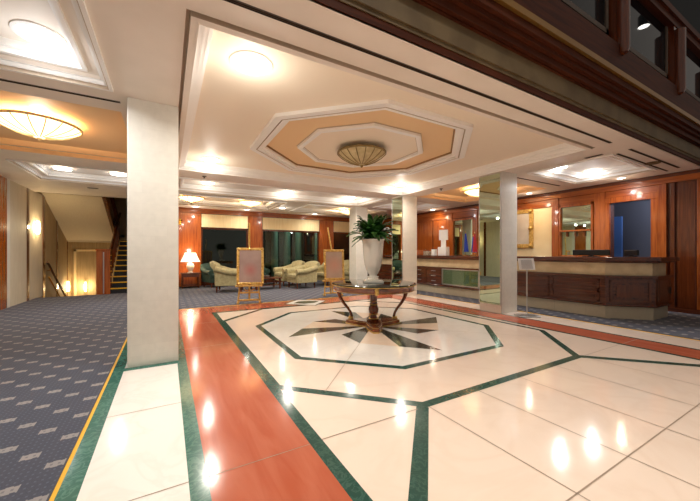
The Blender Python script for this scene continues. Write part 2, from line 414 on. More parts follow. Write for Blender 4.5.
# octagons in the main tray
OX, OY = 3.42, 5.48
def oct_rect(a): return (OX-a, OX+a, OY-a, OY+a)
rc = [(x, y, 3.47) for x, y in outl(.13, 6.7, 2.78, 8.2, 0, .23)]; oc = [(x, y, 3.47) for x, y in outl(*oct_rect(2.03), 2.03*.586, 0)]
for i in range(4):
    j = (i+1) % 4; ce.add([rc[i], oc[2*i], oc[2*i+1]], [(0, 1, 2)], 3); ce.add([rc[i], rc[j], oc[(2*i+2) % 8], oc[2*i+1]], [(0, 1, 2, 3)], 3)
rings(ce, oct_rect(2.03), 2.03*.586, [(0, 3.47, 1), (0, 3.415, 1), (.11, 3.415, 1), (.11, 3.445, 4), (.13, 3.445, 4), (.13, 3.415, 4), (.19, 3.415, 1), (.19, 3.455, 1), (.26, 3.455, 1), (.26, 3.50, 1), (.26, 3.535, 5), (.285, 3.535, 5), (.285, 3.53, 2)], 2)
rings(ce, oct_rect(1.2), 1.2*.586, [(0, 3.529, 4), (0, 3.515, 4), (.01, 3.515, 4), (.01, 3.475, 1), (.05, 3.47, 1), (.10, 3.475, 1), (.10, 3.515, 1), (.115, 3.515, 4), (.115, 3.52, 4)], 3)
struct(ce.build('ceiling', CM), 'cream plaster ceiling with stepped trays and a double octagon moulding', 'ceiling')
s_ = MB(); s_.box(-3.9, 10.9, 2.24, 15.3, 3.7, 3.85)
s_.box(-3.9, 10.9, 2.235, 2.3, 3.31, 3.85)
struct(s_.build('ceiling_slab', 'night'), 'floor slab above the lobby ceiling', 'ceiling')

# ------------------------------------------------------------------ gallery over the front edge
def zf(z, y): return 1.4+(z-1.4)*y/2.2
g = MB()
def band(y, z0, z1, m, back=2.23): g.box(-3.75, 14.0, y, back, zf(z0, y), zf(z1, y), m)
band(2.2, 3.3, 3.38, 0); band(2.19, 3.38, 3.44, 2); band(2.17, 3.44, 3.70, 2); band(2.14, 3.70, 3.76, 0); band(2.10, 3.76, 3.90, 0)
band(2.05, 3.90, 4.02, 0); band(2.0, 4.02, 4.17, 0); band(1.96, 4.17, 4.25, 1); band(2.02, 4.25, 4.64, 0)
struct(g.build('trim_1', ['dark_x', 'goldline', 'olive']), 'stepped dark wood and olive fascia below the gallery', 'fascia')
gw = MB(); gw.box(-3.75, 14.0, 2.04, 2.4, zf(5.78, 2.04), zf(6.0, 2.04), 0); gw.box(-3.75, 14.0, 2.0, 2.4, zf(6.0, 2.0), zf(6.12, 2.0), 0)
gw.box(-3.75, 14.0, 2.2, 2.4, zf(6.12, 2.2), 8.5, 1)
struct(gw.build('trim_2', ['dark_x', 'night']), 'dark wood top rail of the gallery windows', 'rail')
px = [1.04, 3.35, 5.66, 7.97, 10.28]
for i, x in enumerate([-1.27]+px):
    b = MB(); y = 2.0; b.lathe([(.02, zf(4.52, y)), (.07, zf(4.55, y)), (.09, zf(4.62, y)), (.09, zf(5.8, y))], 16, (x, 2.02, 0)); b.box(x-.13, x+.13, 2.05, 2.3, zf(4.64, 2.05), zf(5.8, 2.05))
    o = b.build('pilaster', 'dark', smooth=40)
    struct(o, 'half round dark wood post of the gallery, %s from the left wall' % ['first', 'second', 'third', 'fourth', 'fifth', 'sixth'][i], 'post')
for i, (a, b_) in enumerate([(-1.27, 1.04), (1.04, 3.35), (3.35, 5.66), (5.66, 7.97), (7.97, 10.28), (10.28, 12.59)]):
    y = 2.12
    fr = MB(); z0, z1 = zf(4.66, y), zf(5.76, y); x0, x1 = a+.16, b_-.16
    for bx in ((x0, x1, z0, z0+.07), (x0, x1, z1-.07, z1), (x0, x0+.07, z0, z1), (x1-.07, x1, z0, z1)): fr.box(bx[0], bx[1], y, y+.06, bx[2], bx[3])
    w = struct(fr.build('window_%d' % (i+1), 'dgrey'), 'dark framed gallery window, %s from the left wall' % ['first', 'second', 'third', 'fourth', 'fifth', 'sixth'][i], 'window')
    pn = MB(); pn.box(x0+.07, x1-.07, y+.02, y+.035, z0+.07, z1-.07); pn.build('pane', plain('gallery_pane_%d' % i, (14, 18, 22), .03, spec=.2), w)

# ------------------------------------------------------------------ walls
# left wall with panels between wood strips
w = MB(); w.box(-3.75, -3.55, -4, 17.95, -2.4, 5.5)
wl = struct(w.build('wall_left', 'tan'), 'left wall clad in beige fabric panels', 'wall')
def wl_panel(y0, y1, m, z1=3.3, z0=0):
    p = MB(); p.box(-3.55, -3.535, y0, y1, z0, z1); p.build('wall_panel', m, wl)
def wl_strip(y0, y1, m='dark', z1=3.3, z0=0, d=.03):
    p = MB(); p.box(-3.55, -3.55+d, y0, y1, z0, z1); p.build('wood_strip', m, wl)
for y0 in (-4, -1.2, 1.8, 4.8, 7.8): wl_panel(y0+.1, y0+2.9, 'panel')
for y0 in (-1.2, 1.8, 4.8, 7.8): wl_strip(y0-.1, y0+.1, 'wood')
wl_strip(10.72, 11.38, 'wood', d=.02)
wl_strip(11.38, 11.56, 'offwhite', d=.02)
wl_panel(11.56, 12.71, 'panel'); wl_strip(12.71, 12.86); wl_panel(12.86, 14.07, 'panel')
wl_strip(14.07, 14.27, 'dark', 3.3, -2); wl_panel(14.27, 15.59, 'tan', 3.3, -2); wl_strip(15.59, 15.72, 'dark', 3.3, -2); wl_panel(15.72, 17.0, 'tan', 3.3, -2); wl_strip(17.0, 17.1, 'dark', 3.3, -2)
# stairwell shell
w = MB(); w.box(-3.75, 0, 17.75, 17.95, -2.4, 5.5)
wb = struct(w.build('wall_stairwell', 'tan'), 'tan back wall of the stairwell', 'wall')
p = MB()
for bx in ((-3.46, -3.38, -2, 1.56), (-2.6, -2.52, -2, 1.56), (-3.46, -2.52, 1.48, 1.56)): p.box(bx[0], bx[1], 17.71, 17.75, bx[2], bx[3])
p.build('door_frame', 'cream', wb)
w = MB(); w.box(-.3, .3, 13.5, 17.75, -.1, 5.5); w.box(-3.75, -.3, 13.5, 17.95, 5.5, 5.6)
w.box(-3.75, -.3, 13.4, 13.5, 3.3, 5.5)
struct(w.build('wall_stairside', 'tan'), 'walls closing the stairwell beside and above', 'wall')
w = MB(); w.box(-2.0, -1.9, 13.5, 17.75, -2.4, -.1); w.box(-2.0, -.3, 13.6, 17.75, -2.4, -2.3); w.box(-3.75, -1.9, 13.4, 13.5, -2.4, -.05); w.box(-3.75, -1.9, 13.4, 17.95, -2.5, -2.4)
struct(w.build('wall_stairdown', 'tan'), 'lower walls of the descending stair', 'wall')

# far wall with windows
FY = 15.0
w = MB()
WINS = [(1.26, 3.22), (3.86, 6.78), (7.58, 10.2)]
PIERS = [(-.3, 1.26), (3.22, 3.86), (6.78, 7.58), (10.2, 10.7)]
for a, b in PIERS: w.box(a, b, FY, FY+.25, -.1, 3.4)
for a, b in WINS: w.box(a, b, FY, FY+.25, 3.05, 3.4); w.box(a, b, FY, FY+.25, -.1, .06)
wf = struct(w.build('wall_back', 'dark'), 'far wall of dark wood piers between the lounge windows', 'wall')
p = MB(); p.box(.3, 10.5, FY-.10, FY, 3.1, 3.3); p.box(.3, 10.5, FY-.14, FY, 3.24, 3.3); p.build('wood_header', 'wood_x', wf)
for a, b in ((.3, 1.26), (3.22, 3.86), (6.78, 7.58)):
    p = MB(); p.box(a, b, FY-.08, FY, 0, 3.1); p.build('wood_pilaster', 'wood', wf, bevel=.01)
for i, (a, b) in enumerate(WINS):
    o = MB(); o.box(a, b, FY+.02, FY+.1, 2.44, 2.56); o.box(a, b, FY+.02, FY+.1, .06, .16); o.box(a, a+.06, FY+.02, FY+.1, .06, 2.5); o.box(b-.06, b, FY+.02, FY+.1, .06, 2.5)
    wn = struct(o.build('window_%d' % (i+7), 'dark'), 'tall dark lounge window, %s in the far wall' % ['first from the lamp', 'middle one', 'last behind the front desk'][i], 'window')
    n = 2 if i else 1
    pn = MB(); pn.box(a+.05, b-.05, FY+.05, FY+.06, .15, 2.45); pn.build('pane', 'glass', wn)
    v = MB(); v.box(a+.02, b-.02, FY-.05, FY-.02, 2.56, 3.08); v.box(a+.02, b-.02, FY-.065, FY-.02, 2.52, 2.58)
    tag(v.build('window_blind', ['cream']), ['cream fabric blind rolled down above the window beside the table lamp', 'cream fabric blind above the middle lounge window', 'cream fabric blind above the lounge window behind the plant'][i], 'blind', 'cream blinds over the lounge windows')
# terrace outside in the dark, walls added to block the world light
w = MB(); w.box(.3, 11.5, 19.5, 19.7, -.2, 4.5); w.box(.1, .3, 15.25, 19.7, -.2, 4.5); w.box(11.3, 11.5, 15.25, 19.7, -.2, 4.5); w.box(.1, 11.5, 15.25, 19.7, 4.4, 4.5)
struct(w.build('wall_light_block', 'night'), 'added dark walls blocking world light beyond the lounge windows', 'wall')
w = MB(); w.box(.1, 11.5, 15.25, 19.7, -.2, -.1); struct(w.build('floor_terrace', 'night'), 'dark terrace floor outside the windows', 'floor')
for i, x in enumerate((5.05, 5.75, 6.4, 7.6)):
    b = MB(); b.lathe([(.24, -.1), (.24, .05), (.19, .1), (.17, 3.9), (.22, 4.0), (.22, 4.4)], 20, (x, 17.0, 0))
    struct(b.build('terrace_column', 'column_green', smooth=30), 'pale green column on the dark terrace, %s from the left' % ['first', 'second', 'third', 'fourth'][i], 'column')

# right wall behind the reception
RX_ = 10.5
w = MB(); w.box(RX_, RX_+.2, -4, 4.0-.85+.0, -.1, 3.5); w.box(RX_, RX_+.2, 4.0, 15.2, -.1, 3.5); w.box(RX_, RX_+.2, 3.15, 4.0, 2.75, 3.5)
wr = struct(w.build('wall_right', 'dark'), 'dark mahogany wall behind the reception', 'wall')
def rp(name, y0, y1, z0, z1, m, d=.03, bev=.008):
    p = MB(); p.box(RX_-d, RX_, y0, y1, z0, z1); return p.build(name, m, wr, bevel=bev)
rp('wood_header', -4, 15, 3.08, 3.3, 'wood_h', .1); rp('wood_cornice', -4, 15, 3.22, 3.3, 'dark_h', .14); rp('wood_frieze', 2.95, 15, 2.86, 3.08, 'wood_h', .05)
rp('cream_panel', 5.5, 8.25, .9, 2.86, 'cream', .02)
for y0, y1 in ((5.3, 5.5), (4.1, 4.36), (8.25, 8.42), (9.5, 9.75), (11.7, 11.9)): rp('wood_pilaster', y0, y1, 0, 3.08, 'wood', .08)
rp('wood_pilaster', 2.86, 3.02, 0, 3.08, 'wood', .09); rp('wood_pilaster', 2.72, 2.80, 0, 3.08, 'dark', .06); rp('wood_pilaster', 2.3, 2.36, 0, 3.08, 'wood', .05)
rp('wood_panel', 9.75, 10.65, .1, 2.86, 'wood', .03); rp('wood_panel', 10.72, 11.7, .1, 2.86, 'wood', .03); rp('wood_panel', 11.9, 14.6, .1, 2.86, 'wood', .03)
rp('wood_panel', 2.38, 2.70, .12, 3.06, 'dark', .02); rp('wood_panel', -1.2, 2.28, .12, 3.06, 'dark', .02)
rp('wood_panel', 4.36, 5.3, .1, 1.28, 'wood', .03)
p = MB(); p.box(RX_-.07, RX_, -4, 3.0, 0, .12); p.box(RX_-.07, RX_, 4.0, 15, 0, .12); struct(p.build('baseboard_right', 'dark_h'), 'dark wood baseboard of the reception wall', 'baseboard')
# doorway to the dark blue room
p = MB(); p.box(RX_-.08, RX_, 4.0, 4.1, 0, 2.75); p.box(RX_-.08, RX_, 3.02, 3.15, 0, 2.75); p.box(RX_-.08, RX_, 3.02, 4.1, 2.75, 2.9)
struct(p.build('door_1', 'wood', bevel=.01), 'orange wood frame of the open doorway to the dark blue room', 'doorway')
w = MB(); w.box(12.2, 12.3, 2.2, 6, -.1, 3.4); w.box(10.7, 12.3, 2.1, 2.2, -.1, 3.4); w.box(10.7, 12.3, 6, 6.1, -.1, 3.4); w.box(10.7, 12.3, 2.1, 6.1, 3.3, 3.4)
struct(w.build('wall_office', 'darkblue'), 'dark blue walls of the back office behind the doorway', 'wall')
w = MB(); w.box(10.5, 12.3, 2.1, 6.1, -.1, 0); struct(w.build('floor_office', 'dgrey'), 'dark floor of the back office', 'floor')
b = MB(); b.box(11.75, 11.8, 4.2, 4.4, .02, 2.5); tag(b.build('roller_banner', plain('blue_banner', (84, 128, 205), .5)), 'narrow blue banner standing in the dark office doorway', 'banner')

# alcove mirrors on the right wall
def wall_mirror(y0, y1, z0, z1, label, div):
    t = thing('alcove_mirror', (RX_, (y0+y1)/2, z0), label, 'mirror')
    h = (y1-y0)/2; H = z1-z0
    b = MB()
    for bx in ((-h, h, 0, .06), (-h, h, H-.08, H), (-h, -h+.06, 0, H), (h-.06, h, 0, H)): b.box(-.09, 0, bx[0], bx[1], bx[2], bx[3])
    b.build('frame', 'wood', t, bevel=.01)
    m_ = MB(); m_.box(-.03, -.01, -h+.06, h-.06, .06, H-.08); m_.build('mirror_panel', 'mirror', t)
    if div:
        s = MB(); s.box(-.18, -.03, -h+.06, h-.06, div-.025, div+.025); s.build('shelf', 'wood_h', t, bevel=.006)
        for k in range(3):
            s = MB(); yy = -h*.5+k*h*.5; s.box(-.08, -.03, yy-.02, yy+.02, div-.16, div-.025); s.build('bracket', 'wood', t)
    return t
wall_mirror(4.38, 5.29, 1.28, 2.86, 'wood framed mirror with a shelf in the alcove beside the dark doorway', .78)
wall_mirror(8.42, 9.5, 1.0, 2.82, 'wood framed mirror behind the flags at the far end of the reception', 0)

# ------------------------------------------------------------------ pillars
def pillar(n, x0, x1, y0, y1, label):
    b = MB(); b.box(x0, x1, y0, y1, .0, 3.3)
    return struct(b.build('pillar_%d' % n, 'pillar', bevel=.008), label, 'pillar')
pillar(1, -.42, .13, 4.70, 5.25, 'tall pale stone pillar at the edge of the left carpet')
pillar(2, -.42, .13, 8.2, 8.75, 'pale stone pillar standing behind the nearest left pillar')
pillar(3, 6.68, 7.28, 4.63, 5.22, 'stone pillar beside the sign stand at the reception')
pillar(4, 6.68, 7.28, 8.16, 8.72, 'stone pillar between the round table and the desk drawers')
pillar(5, 6.72, 7.28, 11.2, 11.76, 'pale stone pillar seen behind the white urn')
def pillar_mirror(x, y0, y1, label):
    t = thing('pillar_mirror', (x, (y0+y1)/2, .2), label, 'mirror'); h = (y1-y0)/2-.02
    b = MB(); b.box(-.02, -.002, -h, h, 0, 3.05); b.build('mirror_panel', 'mirror', t)
    e = MB(); e.box(-.026, -.002, -h-.02, -h, 0, 3.05); e.box(-.026, -.002, h, h+.02, 0, 3.05); e.build('edge_strip', 'steel', t)
pillar_mirror(6.68, 4.63, 5.22, 'tall mirror panel on the pillar beside the sign stand')
pillar_mirror(6.68, 8.16, 8.72, 'tall mirror strip on the pillar behind the round table')

# ------------------------------------------------------------------ stairs
t = thing('staircase', (-1.0, 13.6, 0), 'dark carpeted stairs with yellow nosings climbing behind the left pillar', 'stairs', kind='structure')
for k in range(10):
    b = MB(); b.box(-.68, .7, .27*k, .27*(k+1)+.03, max(0, .19*k-.1), .19*(k+1)); s = b.build('step', 'stairtread', t)
    n = MB(); n.box(-.68, .7, .27*k-.02, .27*k+.04, .19*(k+1)-.03, .19*(k+1)+.006); n.build('nosing', 'yellow', s)
b = MB(); b.box(-.68, .7, 2.7, 4.15, 1.8, 1.95); b.box(-2.55, -.68, 3.5, 4.15, 2.12, 2.2); b.build('landing', 'stairtread', t)
# upper flight, its pale underside and dark stringer
b = MB(); b.add([(-3.55, 13.5, 3.62), (-1.9, 13.5, 3.62), (-1.9, 17.0, 1.92), (-3.55, 17.0, 1.92), (-3.55, 13.5, 3.8), (-1.9, 13.5, 3.8), (-1.9, 17.0, 2.1), (-3.55, 17.0, 2.1), ],
                [(0, 1, 2, 3), (4, 7, 6, 5), (0, 4, 5, 1), (3, 2, 6, 7), (0, 3, 7, 4), (1, 5, 6, 2)])
b.box(-3.55, -1.9, 17.0, 17.75, 1.88, 2.1)
struct(b.build('stair_soffit', 'panel'), 'pale sloping underside of the upper stair flight', 'stair soffit')
t = thing('balustrade', (-1.86, 13.5, 0), 'dark wood balustrade climbing along the stairs from the square newel', 'balustrade')
b = MB()
b.add([(x, y, z) for x in (-.05, .05) for y, z in ((0, 3.3), (0, 3.9), (3.6, 2.15), (3.6, 1.7))], [(0, 1, 2, 3), (4, 7, 6, 5), (0, 4, 5, 1), (1, 5, 6, 2), (2, 6, 7, 3), (3, 7, 4, 0)]); b.build('stringer', 'dark', t)
b = MB(); b.tube([(0, 0, 4.6), (0, 3.6, 2.9)], .05, 8); b.tube([(.12, .2, 1.3), (.12, 3.2, 3.1)], .05, 8); b.build('handrail', 'dark', t, smooth=40)
for k in range(12):
    y = .25+k*.28
    b = MB(); b.tube([(0, y, 3.6-y*.49), (0, y, 4.55-y*.47)], .022, 6); b.build('baluster', 'dark', t)
for k in range(10):
    y = .35+k*.28
    b = MB(); b.tube([(.12, y, .05+y*.68), (.12, y, 1.2+y*.6)], .022, 6); b.build('baluster', 'dark', t)
b = MB(); b.box(-.2, .18, 0, .38, 0, 1.5); b.box(-.22, .2, -.02, .4, 1.5, 1.54); nw = b.build('newel', 'wood', t, bevel=.01)
b = MB(); b.box(-.015, .015, -.012, 0, .04, 1.44); b.build('steel_strip', 'steel', nw)
t = thing('staircase', (-2.8, 13.5, 0), 'carpeted stairs going down along the beige left wall', 'stairs', kind='structure')
for k in range(12):
    b = MB(); b.box(-.75, .8, .27*k, .27*(k+1)+.02, -.19*(k+1)-.15, -.19*(k+1)); b.build('step', 'carpet', t)
t = thing('stair_handrail', (-3.45, 14.2, 0), 'dark handrail sloping down the left wall into the stairwell', 'handrail')
b = MB(); b.tube([(0, 0, 1.1), (0, .15, 1.02), (0, 3.2, -.95)], .035, 8); b.build('rail', 'dark', t, smooth=40)
for y, z in ((.3, .92), (2.0, -.17)):
    b = MB(); b.tube([(-.085, y, z-.12), (0, y, z-.1), (0, y, z)], .015, 6); b.build('bracket', 'brass', t)
b = MB(); b.tube([(0, .15, .6), (0, 3.2, -1.37)], .02, 8); b.build('lower_rail', 'brass', t)

# ------------------------------------------------------------------ lights in the ceiling
DL = 0
def downlight(x, y, z, label, watts, color=NEUT, r=.17, group='recessed downlights', spread=150, fill=.105):
    if color == COOL: fill = .05
    t = thing('downlight', (x, y, z), label, 'downlight', 0, group)
    b = MB(); b.lathe([(r+.035, 0), (r+.035, -.012), (r+.005, -.022), (r, -.008)], 28, (0, 0, 0), caps=False); b.build('trim_ring', 'ceil_white', t, smooth=40)
    b = MB(); b.lathe([(r, -.008), (r*.6, -.014), (0, -.016)], 28, (0, 0, 0), caps=False); b.build('lens', 'down', t, smooth=60)
    if watts:
        light('AREA', 'downlight_lamp', (0, 0, -.03), watts*.31, color, t, r*1.1, spread)
        light('POINT', 'ceiling_fill', (0, 0, -.30), watts*fill, color, t, radius=.05)  # added point lamp hung below the fixture to brighten the ceiling
    return t
ZT = 3.47
E1 = 50
downlight(-1.05, 4.08, ZT, 'round downlight in the white tray nearest the left carpet', E1, COOL, .16)
downlight(.80, 3.55, ZT, 'bright round downlight in the cream tray, closest to the gallery fascia', E1, NEUT, .19)
downlight(.84, 7.6, ZT, 'round downlight in the cream tray corner past the nearest left pillar', E1, NEUT, .17)
downlight(6.1, 7.55, ZT, 'round downlight in the cream tray corner above the table plant', E1, NEUT, .17)
downlight(8.14, 4.1, 3.46, 'left of the two cool downlights in the white tray over the reception', 44, COOL, .15)
downlight(9.25, 3.9, 3.46, 'right of the two cool downlights in the white tray over the reception', 44, COOL, .15)
downlight(-2.2, 10.2, 3.46, 'downlight in the white tray before the stairs, nearer the left wall', 30, COOL, .17)
downlight(-1.1, 10.2, 3.46, 'downlight in the white tray before the stairs, nearer the stone pillar', 30, COOL, .17)
downlight(3.55, 10.4, 3.46, 'downlight in the lounge tray straight beyond the octagon lamp', 52, NEUT, .17)
downlight(1.05, 10.2, 3.46, 'downlight in the lounge tray above the first easel', 42, NEUT, .15)
downlight(5.9, 10.2, 3.46, 'downlight in the lounge tray before the urn pillar', 70, NEUT, .15)
downlight(1.0, 14.3, 3.3, 'small downlight close to the wood header above the table lamp', 22, NEUT, .11)
downlight(3.0, 14.2, 3.3, 'small downlight close to the wood header between the first two windows', 22, NEUT, .11)
downlight(4.2, 13.0, 3.3, 'small downlight between the two lounge trays above the paired armchairs', 26, NEUT, .12)
downlight(6.2, 14.2, 3.3, 'small downlight close to the header near the second wood pier', 22, NEUT, .11)
downlight(8.4, 10.0, 3.46, 'downlight in the white tray above the far end of the reception', 40, COOL, .16)
downlight(9.9, 3.55, 3.3, 'small downlight near the wood frieze over the dark doorway', 14, WARM, .08)
downlight(10.0, 10.2, 3.3, 'small downlight washing the orange panels behind the far counter', 22, WARM, .1)
downlight(9.9, 5.9, 3.3, 'small downlight over the framed picture on the cream wall', 16, WARM, .08)

def bowl_lamp(x, y, z, R, depth, label, watts, mat='bowl', rib='brass', nrib=16, cat='ceiling lamp', group='lit glass bowl ceiling lamps', drop=.1):
    t = thing('bowl_lamp', (x, y, z), label, cat, 0, group)
    b = MB(); b.lathe([(R*.28, 0), (R*.28, -.03), (R*.08, -.05), (.02, -.06), (.02, -drop-depth*.9)], 20, caps=False); b.build('ceiling_rose', rib, t, smooth=40)
    pr = [(R, -drop), (R*.95, -drop-depth*.14), (R*.82, -drop-depth*.36), (R*.62, -drop-depth*.6), (R*.38, -drop-depth*.8), (R*.14, -drop-depth*.94), (0, -drop-depth)]
    b = MB(); b.lathe(pr, 48, caps=False); b.build('glass_bowl', mat, t, smooth=60)
    for k in range(nrib):
        a = 2*pi*k/nrib; b = MB(); b.tube([(r*cos(a)*1.01, r*sin(a)*1.01, zz-.003) for r, zz in pr[:-1]], .008, 5); b.build('rib', rib, t)
    b = MB(); b.lathe([(R*1.0, -drop-.02), (R*1.04, -drop-.01), (R*1.04, -drop+.015), (R*.99, -drop+.02)], 48, caps=False); b.build('rim', rib, t, smooth=40)
    b = MB(); b.lathe([(0, -drop-depth-.05), (.025, -drop-depth-.03), (.03, -drop-depth), (0, -drop-depth+.01)], 12, caps=False); b.build('finial', rib, t, smooth=60)
    if watts: light('POINT', 'bowl_lamp_bulb', (0, 0, -drop+.03), watts*1.0, WARM, t, radius=.08)
    return t
bowl_lamp(OX, OY, 3.518, .48, .24, 'large unlit ribbed bronze and alabaster dome lamp in the centre of the octagon', 0, 'alab', 'bronze', 16, 'ceiling lamp', None, .10)
bowl_lamp(-1.72, 6.7, 3.49, .5, .2, 'glowing glass bowl lamp in the peach tray over the left carpet', 30, rib='cream')
bowl_lamp(8.7, 6.75, 3.49, .5, .2, 'glowing glass bowl lamp in the peach tray over the reception desk', 42, rib='cream')
bowl_lamp(.75, 12.6, ZT, .42, .18, 'glass bowl lamp with brass ribs half hidden by the nearest left pillar', 34)
bowl_lamp(2.8, 12.6, ZT, .42, .18, 'glowing glass bowl lamp over the lounge carpet between armchair and first easel', 44, rib='cream')
bowl_lamp(7.3, 12.9, ZT, .42, .18, 'glowing glass bowl lamp close to the pillar behind the urn', 50, rib='cream')

# slot vents and small ceiling fittings
def slot_vent(x0, x1, y, label, w=.038, along='x', rows=2):
    t = thing('slot_vent', ((x0+x1)/2, y, ZC), label, 'vent', 0 if along == 'x' else pi/2, 'linear ceiling vents'); h = (x1-x0)/2
    b = MB(); b.box(-h, h, -w/2-.004, w/2+.004, -.006, .0); b.build('frame', 'dgrey', t)
    for k in range(rows):
        yy = -w/2+w*(k+.5)/rows; b = MB(); b.box(-h+.02, h-.02, yy-w*.32/rows, yy+w*.32/rows, -.009, -.005); b.build('slot', 'slot', t)
slot_vent(.3, 6.62, 2.52, 'long double slot vent running beside the gallery fascia')
slot_vent(7.32, 9.86, 2.5, 'shorter slot vent near the fascia over the reception corner')
slot_vent(7.45, 10.04, 2.735, 'brown slot vent along the near edge of the white reception tray', .03)
slot_vent(-2.7, -.51, 4.92, 'slot vent in the ceiling strip between left carpet trays')
slot_vent(7.5, 9.6, 4.85, 'slot vent in the ceiling strip above the reception counter')
slot_vent(-2.0, -1.75, 11.8, 'short dark vent in the soffit before the stairs', .1)
slot_vent(7.1, 7.4, 3.04, 'short dark vent beside the white reception tray', .07, 'y')
b = MB(); b.lathe([(.13, 0), (.13, -.015), (.1, -.02), (.1, -.012), (.05, -.012), (.05, -.02), (0, -.02)], 24, caps=False)
tag(b.build('round_vent', 'olive', loc=(8.85, 2.62+.02, ZC-.001), smooth=40), 'round metal vent between the slot vents over the reception corner', 'vent')
for (x, y, lab) in ((.8, 8.62, 'small sprinkler head in the soffit behind the nearest left pillar'), (7.0, 6.8, 'small sprinkler head in the soffit between the two mirrored pillars')):
    t = thing('ceiling_sprinkler', (x, y, ZC), lab, 'sprinkler', 0, None)
    b = MB(); b.lathe([(.05, 0), (.05, -.01), (.02, -.02), (.015, -.05)], 14); b.build('body', 'dgrey', t, smooth=40)
    b = MB(); b.lathe([(.035, -.055), (.035, -.062)], 14); b.build('deflector', 'steel', t)

# ------------------------------------------------------------------ wall sconces
def sconce(loc, rz, label, watts, s=1.0):
    t = thing('wall_sconce', loc, label, 'wall lamp', rz, 'lit wall sconces')
    b = MB(); b.box(-.05*s, .05*s, 0, .02, -.14*s, .14*s); b.build('back_plate', 'brass', t)
    b = MB(); b.lathe([(.035*s, -.2*s), (.05*s, -.08*s), (.05*s, .08*s), (.035*s, .2*s)], 14, (0, -.055, 0)); b.build('glass_shade', 'sconce', t, smooth=60)
    light('POINT', 'sconce_bulb', (0, -.19, 0), watts, (1, .74, .42), t, radius=.04)
sconce((-3.535, 13.44, 2.2), pi/2, 'lit wall sconce high on the beige left wall', 9)
sconce((-3.535, 16.9, .05), pi/2, 'lit sconce low on the left wall inside the stairwell', 7)
sconce((-3.06, 17.71, -.05), 0, 'lit sconce on the back wall of the stairwell beside the newel', 9)
t = thing('wall_sconce', (.45, 14.92, 2.7), 'small brass wall bracket on the orange wood pier by the lamp', 'wall lamp')
b = MB(); b.box(-.05, .05, -.02, 0, -.12, .12); b.build('back_plate', 'brass', t)
b = MB(); b.lathe([(.02, -.06), (.1, .02), (.12, .06)], 14, (0, -.12, 0), caps=False); b.build('cup', 'brass', t, smooth=60)

# ------------------------------------------------------------------ centre table
TX, TY = 3.44, 5.08
t = thing('centre_table', (TX, TY, .004), 'round walnut table with gilt mounts and scroll legs on the floor star', 'table', -radians(29.9))
b = MB(); b.lathe([(.79, .80), (.80, .815), (.79, .835), (.76, .84), (0, .84)], 64); b.lathe([(0, .80), (.79, .80)], 64, caps=False); b.build('table_top', 'table_top', t, smooth=40)
b = MB(); b.lathe([(.70, .69), (.755, .695), (.765, .72), (.765, .77), (.785, .80), (.74, .80), (.70, .69)], 64, caps=False); b.build('apron', 'table_wood', t, smooth=40)
b = MB(); b.lathe([(.786, .796), (.806, .802), (.806, .812), (.79, .816)], 64, caps=False); b.lathe([(.762, .70), (.775, .704), (.762, .71)], 64, caps=False); b.build('gilt_edge', 'gold', t, smooth=40)
# base with concave sides and four points; scroll legs on the left, right and back points
poly = []
angs = [radians(270), radians(28), radians(90), radians(152)]
for i in range(4):
    a0, a1 = angs[i], angs[(i+1) % 4]+(2*pi if angs[(i+1) % 4] < angs[i] else 0)
    poly += [(.58*cos(a0-.09), .58*sin(a0-.09)), (.58*cos(a0+.09), .58*sin(a0+.09))]
    for k in range(1, 8):
        tt = k/8; aa = a0+.09+(a1-a0-.18)*tt; r = .58-(.39 if a1-a0 > 1.5 else .24)*sin(pi*tt)**.7; poly.append((r*cos(aa), r*sin(aa)))
b = MB(); b.prism(poly, .02, .075); b.prism([(x*.93, y*.93) for x, y in poly], .075, .1)
b.build('base', 'table_wood', t, bevel=.008)
b = MB(); b.prism([(x*1.02, y*1.02) for x, y in poly], .0, .02); b.prism([(x*.945, y*.945) for x, y in poly], .07, .082); b.build('base_gilt_edge', 'gold', t)
b = MB(); b.lathe([(.13, .1), (.14, .13), (.085, .15), (.055, .19), (.06, .22), (.09, .27), (.098, .33), (.075, .39), (.055, .43), (.068, .46), (.068, .6), (.08, .66), (.13, .69)], 24); b.build('column', 'table_leg', t, smooth=50)
for z, r in ((.15, .085), (.235, .082), (.42, .075), (.48, .064), (.64, .075)):
    b = MB(); b.lathe([(r, z-.012), (r+.012, z), (r, z+.012)], 24, caps=False); b.build('gilt_ring', 'gold', t, smooth=50)
for i, a in enumerate(angs[1:]):
    cr = [(.71, .72), (.765, .66), (.77, .58), (.735, .49), (.655, .39), (.56, .30), (.50, .22), (.475, .15), (.495, .105)]
    b = MB(); b.tube([(r*cos(a), r*sin(a), z) for r, z in cr], [.045, .048, .042, .035, .03, .027, .025, .028, .04], 10); l = b.build('leg', 'table_leg', t, smooth=60)
    for pr, rr, zz in (([(0, -.04), (.045, -.02), (.052, .02), (0, .05)], .77, .65), ([(.02, 0), (.052, .0), (.052, .03), (.032, .05)], .495, .1)):
        b = MB(); b.lathe(pr, 10, (rr*cos(a), rr*sin(a), zz)); b.build('gilt_mount', 'gold', l, smooth=60)
for a in angs:
    b = MB(); b.lathe([(.028, -.06), (.042, -.03), (.034, 0), (.042, .03), (.028, .06)], 10, (.768*cos(a), .768*sin(a), .745)); b.build('gilt_mount', 'gold', t, smooth=60)
